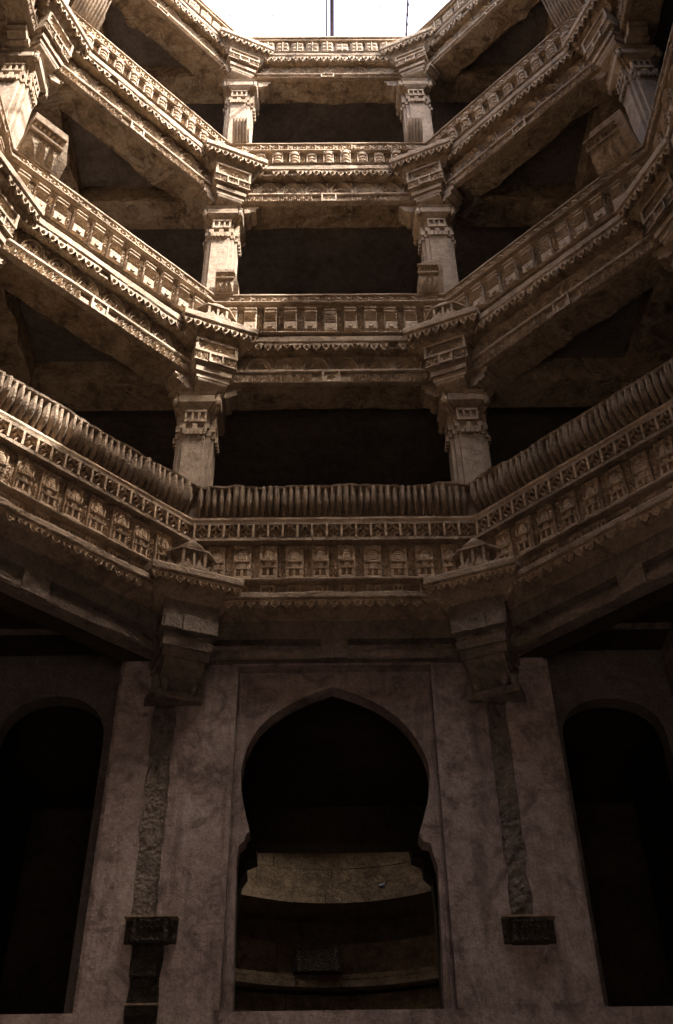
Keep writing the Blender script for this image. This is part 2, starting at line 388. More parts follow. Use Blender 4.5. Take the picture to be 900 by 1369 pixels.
def soffit_rings():
    b = MB()
    for r in (.06, .12, .18): b.lathe([(r - .02, 0), (r, -.010), (r + .02, 0)], 24)
    b.lathe([(.001, -.016), (.035, -.012), (.04, 0)], 12)
    return b

ME = dict(
    bars=m_panel_bars(.19, .5).mesh('carved_panel', CARV), urn=m_panel_urn(.19, .47).mesh('carved_panel', CARV),
    square=m_panel_square(.25, .22).mesh('carved_panel', CARV), temple=m_panel_temple().mesh('carved_panel', LOWS),
    strip=m_strip(.10, .5).flip_safe('scroll_strip', CARV), strip3=m_strip(.095, .46, 2.6).flip_safe('scroll_strip', CARV),
    strip1=m_strip(.095, .53, 3.6).flip_safe('scroll_strip', LOWS),
    chain=m_chain().mesh('chain_link', CARV), jali=m_jali().mesh('lattice_cell', LOWS),
    tooth=m_pendant(.14, .17).mesh('pendant', CARV), tooth1=m_pendant(.138, .125).mesh('pendant', LOWS),
    arch=m_arch(.42, .30).mesh('arch_relief', CARV), arch3=m_arch(.42, .26).mesh('arch_relief', CARV),
    scroll=m_scroll().flip_safe('scroll_relief', CARV), ros=m_rosette_block().mesh('rosette_block', CARV),
    srings=soffit_rings().mesh('ceiling_rosette', SOFF),
    bal=m_baluster(8.32, 8.72, 0.02, -.08).mesh('baluster', LOWP),
)

# ------------------------------------------------------------------ levels.  z are metres above the lens, y is measured outward from the slab line
LV = {
 2: dict(nm='second', rail=(12.475, 12.67), pan=(11.87, 12.44), foot=(11.74, 11.80), slab=(11.565, 11.70), tooth=(11.42, 11.6), fz=(11.14, 11.5), st=(11.08, 11.14), f2=(10.90, 11.08), zb=10.87,
         panel='bars', strip='strip', tilt='tower-shaped panels of stacked bars', floor=11.95, ceil=11.35),
 3: dict(nm='third', rail=(16.72, 16.97), pan=(16.31, 16.76), foot=(16.27, 16.31), slab=(16.11, 16.26), tooth=(15.96, 16.13), fz=(15.62, 15.98), st=(15.56, 15.62), f2=(15.38, 15.56), zb=15.365,
         panel='urn', strip='strip3', tilt='round urn-shaped panels', floor=16.4, ceil=15.85),
 4: dict(nm='top', rail=(20.90, 21.02), pan=(20.40, 20.88), foot=(20.35, 20.40), slab=(20.24, 20.35), tooth=(20.06, 20.26), fz=(19.80, 20.08), st=(19.74, 19.80), f2=(19.65, 19.74), zb=19.63,
         panel='square', strip='strip3', tilt='small square-cut panels', floor=20.5, ceil=20.1),
}
SIDES = {0: 'straight ahead', -45: 'on the slanting left side', 45: 'on the slanting right side', -90: 'on the far left side', 90: 'on the far right side'}
FULL = (0, -45, 45, -90, 90)

def row(n_half_y, pitch, margin):
    """centres of repeated pieces along a face at local y"""
    half = T22 * (R0 + n_half_y) - margin; n = int(2 * half / pitch); return [(i - (n - 1) / 2) * pitch for i in range(n)], n

VR = random.Random(11)
def place(me, name, par, fr, x, y, z, zref, sc=None, m=.08):
    if name in ('carved_panel', 'scroll_strip', 'arch_relief', 'scroll_relief', 'pendant', 'chain_link', 'lattice_cell', 'niche_block'):
        sc = sc or (1, 1, 1); wear = VR.choice((1, 1, 1.15, .9, .75, .55))
        if name == 'lattice_cell': wear = max(.9, wear)
        sc = (sc[0] * VR.uniform(.97, 1.03) if name != 'lattice_cell' else 1, sc[1] * wear, sc[2] * VR.uniform(.985, 1.01))
        if name == 'pendant' and VR.random() < .05: sc = (sc[0], sc[1], sc[2] * .55); z += .05
        if name in ('carved_panel', 'scroll_strip') and VR.random() < .5 and sc[0] > 0: sc = (-sc[0], sc[1], sc[2])
    if seen(world(fr, x, y, z), m): return ob(name, me, par, (x, y, z - zref), 0, sc)

def shifted(b, z): return b.shift((0, 0, -z))

def parapet(k, a):
    L = LV[k]; fr = face_frame(a); zr = L['slab'][0]; sd = k * 31 + a
    t = thing('parapet', f"{L['nm']} storey carved parapet with {L['tilt']} {SIDES[a]}", 'parapet', (fr[0].x, fr[0].y, zr), fr[1], 'carved stone parapets round the shaft')
    z0, z1 = L['rail']
    if k == 4:
        prof = [(-.07, z0), (-.07, z0 + .03), (-.04, z0 + .05), (-.04, z1 - .05), (-.09, z1 - .04), (-.09, z1), (.2, z1), (.2, z0)]
    else:
        prof = [(-.07, z0), (-.09, z0 + .012), (-.09, z0 + .03), (-.055, z0 + .035), (-.055, z1 - .035), (-.09, z1 - .03), (-.09, z1 - .005), (-.07, z1), (.15, z1), (.15, z0)]
    ob('rail', shifted(MB().mould(prof, n=40, amp=.007, seed=sd), zr).mesh('rail', SAND), t)
    if k != 4:
        xs, n = row(-.15, .162, .03)
        for x in xs: place(ME['chain'], 'chain_link', t, fr, x, -.053, z0 + .04, zr, (1, 1.15, (z1 - z0 - .08) / .16))
    # wall behind the panels
    zf0, zf1 = L['foot']
    ob('wall_core', shifted(MB().mould([(.032, L['slab'][1] - .01), (.032, z0 - .05), (-.02, z0 - .02), (-.02, z0 + .002), (.12, z0 + .002), (.12, L['slab'][1] - .01)], n=8, amp=.004, seed=sd), zr).mesh('wall_core', SAND), t)
    p0, p1 = L['pan']; ph = p1 - p0 - (.06 if k == 2 else .04 if k == 3 else .0)
    pitch = .30
    xs, n = row(0, pitch, .12); src = {'bars': .5, 'urn': .47, 'square': .22}[L['panel']]
    for x in xs:
        place(ME[L['panel']], 'carved_panel', t, fr, x, -.002, p0, zr, (1, 1.25, ph / src))
    for x in xs[:-1]:
        if k == 4: continue
        place(ME[L['strip']], 'scroll_strip', t, fr, x + pitch / 2, .030, p0, zr, (1, 1.5, ph / {'strip': .5, 'strip3': .46}[L['strip']]))
    ob('foot_moulding', shifted(MB().mould([(-.09, zf0), (-.11, zf0 + .02), (-.09, zf1 - .01), (-.06, zf1), (.02, zf1), (.02, zf0)], n=40, amp=.006, seed=sd + 3), zr).mesh('foot_moulding', SAND), t)
    if k != 4:
        o = ob('petal_row', shifted(m_petals(30, .105).shift((0, -.035, L['slab'][1] + .002)), zr).mesh('petal_row', CARV), t); o['kind'] = 'stuff'
        ob('petal_backing', shifted(MB().mould([(-.03, L['slab'][1] - .01), (-.03, zf0 + .005), (.02, zf0 + .005), (.02, L['slab'][1] - .01)], end=.02), zr).mesh('petal_backing', SAND), t)
    s0, s1 = L['slab']
    ob('ledge', shifted(MB().mould([(-.07, s0), (-.085, s0 + .02), (-.085, s1 - .02), (-.07, s1), (.3, s1), (.3, s0)], n=50, amp=.008, seed=sd + 5), zr).mesh('ledge', SAND), t)
    xs, n = row(-.05, .14, .30); th = L['tooth'][1] - L['tooth'][0]
    for x in xs:
        dz = random.uniform(-.006, .006)
        if random.random() < .96: place(ME['tooth'], 'pendant', t, fr, x, -.05, L['tooth'][0] + dz - .012, zr, (1, 1, (s0 - L['tooth'][0] + .012) / .17))
    # sloping underside of the eave
    e0 = L['tooth'][0] + .05
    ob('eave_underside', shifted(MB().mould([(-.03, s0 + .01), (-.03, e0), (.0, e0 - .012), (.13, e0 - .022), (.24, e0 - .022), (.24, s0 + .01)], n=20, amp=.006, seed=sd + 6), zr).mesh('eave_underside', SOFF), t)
    return t

def lintel(k, a):
    L = LV[k]; fr = face_frame(a); zb = L['zb']; sd = k * 17 + a + 3
    t = thing('lintel_beam', f"carved lintel beam below the {L['nm']} storey parapet {SIDES[a]}", 'beam', (fr[0].x, fr[0].y, zb), fr[1], 'lintel beams spanning between the columns')
    zt = L['tooth'][0] + .1
    def worn(i, x):     # the inner lower edge is broken away unevenly
        if i == 0:
            q = noise.noise(Vector((x * 1.3 + sd * 3.3, 2, 5))) + .5 * noise.noise(Vector((x * 4 + sd, 7, 1))) + .25 * noise.noise(Vector((x * 12 + sd, 3, 1)))
            wgt = (3.2 if a < 0 else 2.0) if abs(a) == 45 and k > 2 else .8
            return (-.06 * wgt * (q + .35), .015 * q)
        return (0, 0)
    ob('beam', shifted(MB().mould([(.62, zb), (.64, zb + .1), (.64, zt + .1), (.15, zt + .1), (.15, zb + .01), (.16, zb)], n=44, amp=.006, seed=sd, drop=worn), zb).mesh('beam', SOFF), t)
    f0, f1 = L['fz']; f1 = L['tooth'][0] + .045
    xs, n = row(.15, .42, .05); key = 'arch'
    for x in xs: place(ME['arch'], 'arch_relief', t, fr, x, .108, f0, zb, (1, 1.5, (f1 - f0 - .02) / .30))
    ob('arch_band_backing', shifted(MB().mould([(.11, f0 - .05), (.11, f1 + .02), (.155, f1 + .02), (.155, f0 - .05)]), zb).mesh('arch_band_backing', SAND), t)
    s0, s1 = L['st']
    ob('upper_fillet', shifted(MB().mould([(.065, s0), (.055, s0 + .015), (.065, s1), (.16, s1 + .01), (.16, s0)], n=30, amp=.005, seed=sd), zb).mesh('upper_fillet', SAND), t)
    g0, g1 = L['f2']
    ob('frieze_backing', shifted(MB().mould([(.105, g0 - .01), (.105, s0 + .01), (.155, s0 + .01), (.155, g0 - .01)]), zb).mesh('frieze_backing', SAND), t)
    ob('lower_fillet', shifted(MB().mould([(.075, zb - .004), (.06, zb + .012), (.075, g0), (.15, g0), (.15, zb - .004)], n=30, amp=.004, seed=sd + 2), zb).mesh('lower_fillet', SAND), t)
    xs, n = row(.1, .28, .02)
    for x in xs:
        if abs(x) < .2: continue
        place(ME['scroll'], 'scroll_relief', t, fr, x, .103, g0, zb, (1, 1.4, (s0 - g0) / .17))
    place(ME['ros'], 'rosette_block', t, fr, 0, .10, zb - .012, zb, (1, 1, (s0 - zb + .03) / .2))
    if a != 0: place(ME['srings'], 'ceiling_rosette', t, fr, 0, .36, zb + .004, zb)
    else: place(ME['srings'], 'ceiling_rosette', t, fr, .1, .38, zb + .004, zb)
    return t

def parapet_low(a):
    fr = face_frame(a); zr = 6.995; sd = a + 5
    t = thing('parapet', f"lowest parapet with fluted stone seat back and square lattice band {SIDES[a]}", 'parapet', (fr[0].x, fr[0].y, zr), fr[1], 'carved stone parapets round the shaft')
    def chip(i, x):
        q = noise.noise(Vector((x * 1.7 + sd, 3, 3))) + .6 * noise.noise(Vector((x * 7 + sd, 9, 1)))
        return (0, .05 * q) if i in (1, 2, 3, 4) else (0, 0)
    ob('top_rail', shifted(MB().mould([(-.06, 8.70), (-.12, 8.72), (-.13, 8.745), (-.10, 8.765), (.06, 8.765), (.06, 8.70)], n=70, amp=.008, seed=sd, drop=chip), zr).mesh('top_rail', LOWP), t)
    ob('seat_back', shifted(MB().mould([(.07, 8.28), (.02, 8.5), (-.01, 8.705), (.06, 8.705), (.13, 8.28)], n=30, amp=.006, seed=sd), zr).mesh('seat_back', LOWP), t)
    xs, n = row(-.03, .088, .03)
    for x in xs:
        o = place(ME['bal'], 'baluster', t, fr, x, 0, 8.32, zr)
        if o: o.location.z = -zr; o.rotation_euler.z = random.uniform(-.08, .08); o.location.y = random.uniform(-.014, .012); o.scale = (random.uniform(.86, 1.06), random.uniform(.8, 1.15), 1)
    ob('bead_moulding', shifted(MB().mould([(-.04, 8.205), (-.055, 8.24), (-.04, 8.285), (.0, 8.31), (.1, 8.31), (.1, 8.205)], n=40, amp=.006, seed=sd), zr).mesh('bead_moulding', LOWS), t)
    ob('lattice_top_bar', shifted(MB().mould([(-.055, 8.155), (-.055, 8.195), (.05, 8.195), (.05, 8.155)], n=30, amp=.003, seed=sd), zr).mesh('lattice_top_bar', LOWP), t)
    ob('lattice_bottom_bar', shifted(MB().mould([(-.065, 7.90), (-.065, 7.945), (.05, 7.945), (.05, 7.90)], n=30, amp=.003, seed=sd), zr).mesh('lattice_bottom_bar', LOWP), t)
    ob('lattice_backing', shifted(MB().mould([(.07, 7.88), (.07, 8.21), (.12, 8.21), (.12, 7.88)]), zr).mesh('lattice_backing', LOWP), t)
    xs, n = row(-.03, .182, .0)
    for x in xs: place(ME['jali'], 'lattice_cell', t, fr, x, -.030, 7.947, zr, (1, 1, 1.04))
    ob('wall_core', shifted(MB().mould([(.068, 7.08), (.068, 7.91), (.14, 7.91), (.14, 7.08)]), zr).mesh('wall_core', LOWP), t)
    xs, n = row(0, .317, .10)
    for x in xs: place(ME['temple'], 'carved_panel', t, fr, x, .028, 7.345, zr, (1, 1, 1.0))
    for x in xs[:-1]: place(ME['strip1'], 'scroll_strip', t, fr, x + .158, .064, 7.345, zr)
    ob('foot_moulding', shifted(MB().mould([(-.05, 7.30), (-.06, 7.32), (-.045, 7.345), (.05, 7.345), (.05, 7.30)], n=50, amp=.008, seed=sd + 1), zr).mesh('foot_moulding', LOWP), t)
    for x in xs:      # short niche blocks below the panels
        place(M_NICHE, 'niche_block', t, fr, x, .062, 7.10, zr)
    def brk(i, x):
        q = noise.noise(Vector((x * 2.1 + sd * 2, 3, 3))); return (-.02 * q, 0)
    ob('ledge', shifted(MB().mould([(-.09, 7.0), (-.105, 7.02), (-.105, 7.08), (-.09, 7.10), (.25, 7.10), (.25, 7.0)], n=60, amp=.012, seed=sd + 5, drop=brk), zr).mesh('ledge', LOWP), t)
    xs, n = row(-.05, .138, .25)
    for x in xs: place(ME['tooth1'], 'pendant', t, fr, x, -.06, 6.885 + random.uniform(-.004, .004), zr)
    ob('eave_underside', shifted(MB().mould([(-.035, 7.005), (-.035, 6.95), (.0, 6.93), (.16, 6.86), (.3, 6.86), (.3, 7.005)], n=20, amp=.006, seed=sd + 6), zr).mesh('eave_underside', LOWP), t)
    return t
_b = MB(); _b.box(-.10, .10, -.05, .01, 0, .03, .006); _b.box(-.09, .09, -.045, .01, .14, .19, .01)
for _x in (-.075, -.025, .025, .075): _b.box(_x - .012, _x + .012, -.04, .01, .03, .14)
M_NICHE = _b.mesh('niche_block', LOWS)

def beam_low(a):
    fr = face_frame(a); zb = 6.36; sd = a + 77
    t = thing('lintel_beam', f"plain weathered beam with long sunk slots below the lowest parapet {SIDES[a]}", 'beam', (fr[0].x, fr[0].y, zb), fr[1], 'lintel beams spanning between the columns')
    ob('beam', shifted(MB().mould([(.30, zb), (.30, 6.605), (.17, 6.61), (.165, 6.90), (.38, 6.90), (.38, zb)], n=30, amp=.008, seed=sd), zb).mesh('beam', BEAM), t)
    ob('beam_core', shifted(MB().mould([(.382, zb + .05), (.382, 6.88), (.7, 6.88), (.7, zb + .05)]), zb).mesh('beam_core', SHADE_STONE), t)  # rear of the beam, soffit shade put into its colour
    H = T22 * (R0 + .15)
    for x0, x1 in ((-.16, .16), (-H, -H + .30), (H - .30, H)):
        b = MB(); b.box(x0, x1, .155, .32, zb - .012, 6.615)
        ob('tab', shifted(b, zb).mesh('tab', BEAM), t)
    ob('lower_band', shifted(MB().mould([(.185, zb - .01), (.175, zb + .02), (.18, 6.46), (.20, 6.485), (.31, 6.485), (.31, zb - .01)], n=50, amp=.012, seed=sd + 2), zb).mesh('lower_band', BEAM), t)
    return t

for a in FULL:
    parapet_low(a); beam_low(a)
    for k in (2, 3, 4): parapet(k, a); lintel(k, a)

# ------------------------------------------------------------------ corners
CORN = {-22.5: 'near left corner', 22.5: 'near right corner', -67.5: 'far left corner', 67.5: 'far right corner'}
def nudge(fr, bis, d):
    return (fr[0] + Vector((math.copysign(d, -bis), 0, 0)), fr[1]) if abs(bis) < 30 else fr
def canopy(k, bis):
    fr = nudge(face_frame(bis), bis, .07); low = k == 1
    if low: zc, th, nm = 7.14, .12, 'lowest'; m1, m2, mt = LOWP, LOWS, ME['tooth1']; s0 = 7.14
    else: L = LV[k]; s0 = L['slab'][0] + .095; zc = s0; th = .14; nm = L['nm']; m1, m2, mt = SAND, CARV, ME['tooth']
    zb = 6.36 if low else L['zb']
    t = thing('corner_eave', f"{nm} storey corner bracket block under a toothed eave slab at the {CORN[bis]}", 'corner bracket', (fr[0].x, fr[0].y, zb), fr[1], 'corner eaves over the columns')
    hw = .55
    # slab, slightly rough
    n = 16; rings = []
    fl = [(-.01, 0), (-.025, .02), (-.025, th - .03), (-.01, th)]
    v = []
    b = MB(); rr = []
    for i in range(n + 1):
        u = i / n * 2 - 1; x = u * hw; q = noise.noise(Vector((x * 6 + bis, k * 3, 1))) * .01
        wd = (hw + .16) / hw
        rr.append([(x, fl[0][0] + q, zc), (x, fl[1][0] + q, zc + .02), (x, fl[2][0] + q, zc + th - .03), (x, fl[3][0], zc + th + q), (x * wd, .42, zc + th), (x * wd, .42, zc)])
    b.loft(rr); ob('eave_slab', shifted(b, zb).mesh('eave_slab', m1), t)
    tz = .125 if low else .16
    for i in range(8):
        x = (i - 3.5) * .138
        if random.random() < .97: ob('pendant', mt, t, (x, .02, zc - tz + .004 - zb), 0, (1, 1, 1 if low else .95))
    # sloping underside, narrowing to the block
    zt = zc - (.05 if low else .06); zl = zc - (.30 if low else .34)
    b = MB(); r1 = [(-hw + .02, .05, zt), (hw - .02, .05, zt), (hw + .12, .45, zt), (-hw - .12, .45, zt)]; r2 = [(-.36, .22, zl), (.36, .22, zl), (.42, .5, zl), (-.42, .5, zl)]
    r0 = [(x, y, zc + .004) for x, y, z in r1]
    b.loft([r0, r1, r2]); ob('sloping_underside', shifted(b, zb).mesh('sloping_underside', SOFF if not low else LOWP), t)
    if not low:
        y0 = .16; w = .31; z0 = zb + .12; z1 = zl + .10
        b = MB(); b.box(-w, w, y0, .5, z0, z1); ob('frieze_block', shifted(b, zb).mesh('frieze_block', m1), t)
        b = MB()
        for x0 in (-w, w - .04): b.box(x0, x0 + .04, y0 - .04, y0 + .01, z0 + .19, z1)
        b.box(-w - .003, w + .003, y0 - .045, y0 + .01, z0 + .16, z0 + .20); b.box(-w - .002, w + .002, y0 - .042, y0 + .01, z1 - .04, z1 + .003)
        ob('panel_frame', shifted(b, zb).mesh('panel_frame', m1), t)
        ob('arch_relief', ME['arch'], t, (0, y0 - .002, z0 + .20 - zb), 0, (1.2, 1, (z1 - z0 - .24) / .3))
        for sx in (-1, 1):
            ob('scroll_relief', ME['scroll'], t, (sx * .21, y0 - .012, z0 - zb), 0, (.68, 1, .9))
            b = MB(); b.box(-.1, .1, -.022, .01, 0, .02); ob('fillet', b.mesh('fillet', m1), t, (sx * .21, y0 - .012, z0 - zb - .018))
        ob('rosette_block', ME['ros'], t, (0, y0 - .005, z0 - .03 - zb), 0, (.78, .9, .95))
        # stepped mouldings and the curved bracket under the block
        def step(w0, w1, ya, yb, z0, z1):
            b = MB(); b.loft([[(-w1, yb, z0), (w1, yb, z0), (w1, .6, z0), (-w1, .6, z0)], [(-w0, ya, z1), (w0, ya, z1), (w0, .6, z1), (-w0, .6, z1)]]); return shifted(b, zb)
        ob('tapered_neck', step(.30, .24, .17, .25, zb + .02, zb + .122).mesh('tapered_neck', m1), t)
        ob('upper_step', step(.26, .26, .17, .175, zb - .06, zb + .021).mesh('upper_step', m1), t)
        ob('lower_step', step(.245, .235, .205, .21, zb - .16, zb - .062).mesh('lower_step', m1), t)
        b = MB(); pr = []
        for i in range(9):
            s = i / 8; pr.append((.22 + .26 * s ** 1.6 - .03 * math.sin(s * math.pi), zb - .162 - .20 * s))
        pr += [(.6, zb - .36), (.6, zb - .162)]
        b.poly(pr, 'x', -.21, .21); ob('curved_bracket', shifted(b, zb).mesh('curved_bracket', m1), t)
    else:
        zz = 6.36
        b = MB(); b.box(-.33, .33, .17, .6, 6.52, 6.90); ob('block', shifted(b, zb).mesh('block', BEAM), t)
        for x0, x1, yy, z0, z1 in ((-.31, -.10, .125, 6.49, 6.66), (-.098, .10, .105, 6.47, 6.68), (.102, .31, .125, 6.49, 6.66)):
            b = MB(); b.box(x0, x1, yy, .3, z0, z1, .006); ob('projecting_block', shifted(b, zb).mesh('projecting_block', BEAM), t)
        def step(w0, ya, yb, z0, z1, w1=None):
            w1 = w1 or w0
            b = MB(); b.loft([[(-w1, yb, z0), (w1, yb, z0), (w1, .9, z0), (-w1, .9, z0)], [(-w0, ya, z1), (w0, ya, z1), (w0, .9, z1), (-w0, .9, z1)]]); return shifted(b, zb)
        ob('tapered_neck', step(.30, .2, .26, 6.40, 6.518, .26).mesh('tapered_neck', BEAM), t)
        ob('upper_step', step(.29, .17, .19, 6.30, 6.398).mesh('upper_step', BEAM), t)
        ob('lower_step', step(.27, .22, .25, 6.20, 6.298).mesh('lower_step', BEAM), t)
        pr = [(.27 + .36 * (i / 8) ** 1.5 - .04 * math.sin(i / 8 * math.pi), 6.198 - .28 * i / 8) for i in range(9)] + [(.9, 5.918), (.9, 6.198)]
        b = MB(); b.poly(pr, 'x', -.23, .23); ob('curved_bracket', shifted(b, zb).mesh('curved_bracket', BEAM), t)
        for sx in (-1, 1):
            for q in range(2):
                b = MB(); b.lathe([(.001, -.12), (.035, -.08), (.05, 0), (.04, .06), (.001, .1)], 8)
                ob('bud', b.mesh('bud', BEAM), t, (sx * (.16 + q * .10), .42 + q * .06, 5.97 - zb))
        b = MB(); b.box(-.3, .3, .48, 1.0, 5.82, 5.915, .02); ob('abacus', shifted(b, zb).mesh('abacus', BEAM), t)
    return t
for bis in CORN:
    for k in (1, 2, 3, 4): canopy(k, bis)

# ------------------------------------------------------------------ columns
def plan(h, c=.56, m=.82):
    a, b, d = h, h * m, h * c
    p = [(d, a), (d, b), (b, b), (b, d), (a, d)]
    out = []
    for sx, sy, rev in ((1, 1, 0), (1, -1, 1), (-1, -1, 0), (-1, 1, 1)):
        q = [(sx * x, sy * y) for x, y in p]
        out += q if not rev else q[::-1]
    # go round consistently: start at +x,+y and walk clockwise
    return out
def prism(levels):
    """levels: (z, half, c)"""
    b = MB(); b.loft([[(x, y, z) for x, y in plan(h, c)] for z, h, c in levels]); return b
def column(k, bis, base):
    L = LV[k]; zb = L['zb']; fr = face_frame(bis)
    P = Vector((CX, CY, 0)) + (fr[0] - Vector((CX, CY, 0))).normalized() * 4.95
    if abs(bis) < 30: P.x += math.copysign({2: .03, 3: .12, 4: .20}[k], -bis)
    where = {2: 'above the fluted seat back', 3: 'above the parapet of bar panels', 4: 'just below the roof'}[k]
    t = thing('column', f"square notched stone column {where} at the {CORN[bis]}", 'column', (P.x, P.y, base), 0, 'columns at the corners of the shaft')
    def add(name, b, mat=GREY): return ob(name, b.shift((0, 0, -base)).mesh(name, mat), t)
    add('shaft', prism([(base, .255, .56), ((base + zb) / 2, .257, .56), (zb - 1.06, .255, .56)]))
    b = prism([(zb - 1.062, .27, .6), (zb - .96, .275, .6)])
    for s in range(4):
        c, d = [(0, -1), (1, 0), (0, 1), (-1, 0)][s]
        for q in (-.10, -.033, .033, .10):
            x, y = (q, d * .285) if c == 0 else (c * .285, q)
            b.box(x - .02, x + .02, y - .02, y + .02, zb - 1.10, zb - 1.0)
    add('dentil_band', b, SAND)
    b = prism([(zb - .962, .225, .5), (zb - .83, .235, .5)])
    for s in range(4):
        c, d = [(0, -1), (1, 0), (0, 1), (-1, 0)][s]
        for q in (-.16, 0, .16):
            x, y = (q, d * .235) if c == 0 else (c * .235, q)
            b.box(x - .035, x + .035, y - .035, y + .035, zb - .955, zb - .87)
    add('necking', b, SAND)
    b = prism([(zb - .832, .225, .6), (zb - .60, .235, .6)])
    for s in range(4):
        c, d = [(0, -1), (1, 0), (0, 1), (-1, 0)][s]
        def bx(q0, q1, z0, z1, dep):
            if c == 0: b.box(q0, q1, min(d * .2, d * dep), max(d * .2, d * dep), z0, z1)
            else: b.box(min(c * .2, c * dep), max(c * .2, c * dep), q0, q1, z0, z1)
        bx(-.15, .15, zb - .83, zb - .79, .275); bx(-.15, .15, zb - .65, zb - .61, .275)
        for q in (-.14, -.05, .04, .13): bx(q - .01, q + .02, zb - .792, zb - .648, .27)
        for q in (-.095, -.005, .085): bx(q - .012, q + .012, zb - .76, zb - .68, .245)
    add('window_band', b, CARV)
    add('abacus', prism([(zb - .602, .23, .6), (zb - .55, .29, .7), (zb - .50, .33, .75), (zb - .40, .335, .75), (zb - .37, .32, .75), (zb - .32, .35, .8), (zb - .30, .33, .8)]), SAND)
    b = MB()
    for sx in (-1, 1):
        for sy in (-1, 1): b.lathe([(.001, zb - .56), (.04, zb - .54), (.055, zb - .49), (.04, zb - .44), (.03, zb - .40), (.045, zb - .36)], 7, sx * .29, sy * .29)
    add('corner_bud', b, SAND)
    add('bracket_core', prism([(zb - .302, .24, .7), (zb + .02, .25, .7)]), SAND)
    # bracket arms along the two lintels and outward
    for i, az in enumerate((bis - 22.5 - 90, bis + 22.5 + 90, bis)):
        b = MB(); pr = [(0, 0.015), (.54, .015), (.58, -.02), (.58, -.09), (.53, -.10), (.51, -.15), (.54, -.17)]
        for q in range(7): s = q / 6; pr.append((.52 - .28 * s ** .8 - .04 * math.sin(s * math.pi), -.18 - .22 * s))
        pr += [(.2, -.42), (0, -.42)]
        b.poly([(x, z) for x, z in pr], 'y', -.14, .14)
        b.poly([(.38 + .06 * math.cos(u * math.pi / 5), -.22 + .06 * math.sin(u * math.pi / 5)) for u in range(10)], 'y', -.17, .17)
        ob('bracket_arm', b.mesh('bracket_arm', SAND), t, (0, 0, zb - base), R(90 - az))
    return t
for bis in CORN:
    column(2, bis, 7.4); column(3, bis, 11.95); column(4, bis, 16.4)

for i, (x, w_, h_) in enumerate(((-.34, .12, .10), (-.10, .13, .13), (.14, .10, .09), (.33, .08, .06))):
    fr = face_frame(-22.5); p = world(fr, x, .12, LV[4]['slab'][0] + .235); b = MB()
    b.loft([[(sx * w_ * q + .02 * noise.noise(Vector((i, sx, sy + q))), sy * .11 * q, z) for sx, sy in ((-1, -1), (1, -1), (1, 1), (-1, 1))] for q, z in ((1, 0), (.95, h_ * .6), (.6, h_))])
    tag(ob('loose_stone', b.mesh('loose_stone', SAND), None, p, fr[1] + .1 * i), f"{['widest flat', 'tallest', 'small', 'smallest'][i]} broken stone lying on the top eave slab at the near left corner", 'stone', 'broken stones on the top left slab')

# ------------------------------------------------------------------ little pavilions on the corner slabs
def kiosk(k, bis):
    fr = face_frame(bis); z = (7.26 if k == 1 else LV[k]['slab'][0] + .235); mt = LOWP if k == 1 else SAND
    p = world(fr, 0, .16, z)
    t = thing('corner_pavilion', f"tiny domed stone pavilion on the {'lowest' if k == 1 else 'second storey'} eave slab at the {CORN[bis]}", 'stone pavilion', p, fr[1], 'tiny pavilions on the corner slabs')
    hexa = lambda r, z, sy=.62: [(r * math.cos(R(60 * i)), r * sy * math.sin(R(60 * i)) - .02, z) for i in range(6)]
    h = .22 if k == 1 else .19
    ob('base', MB().loft([hexa(.34, -.003), hexa(.34, .035), hexa(.29, .05), hexa(.29, .06)]).mesh('base', mt), t)
    ob('core', MB().loft([hexa(.17, .05), hexa(.17, .06 + h)]).mesh('core', mt), t)
    pm = MB().box(-.018, .018, -.018, .018, 0, h).mesh('post', mt)
    for q in hexa(.265, .058): ob('post', pm, t, q)
    mid = MB().box(-.016, .016, -.016, .016, 0, h).mesh('post', mt)
    ob('post', mid, t, (0, -.16, .058))
    lw = MB(); 
    for sx in (-1, 1): lw.poly([(sx * .02, .06), (sx * .12, .06), (sx * .07, .16)], 'y', -.165, -.15)
    ob('railing', lw.mesh('railing', mt), t)
    ob('roof_slab', MB().loft([hexa(.27, .055 + h), hexa(.325, .05 + h), hexa(.325, .075 + h), hexa(.25, .10 + h)]).mesh('roof_slab', mt), t)
    d = MB(); pr = [(.17, .10 + h), (.185, .12 + h), (.165, .135 + h), (.172, .15 + h), (.15, .175 + h), (.155, .185 + h), (.12, .21 + h), (.12, .22 + h), (.06, .265 + h), (.05, .29 + h), (.001, .31 + h)]
    if k == 2: pr = [(.20, .10 + h), (.20, .125 + h), (.15, .14 + h), (.15, .16 + h), (.09, .175 + h), (.001, .185 + h)]
    d.lathe(pr, 14, 0, -.02, sy=.8); ob('dome', d.mesh('dome', mt, True), t)
for bis in (-22.5, 22.5): kiosk(1, bis); kiosk(2, bis)

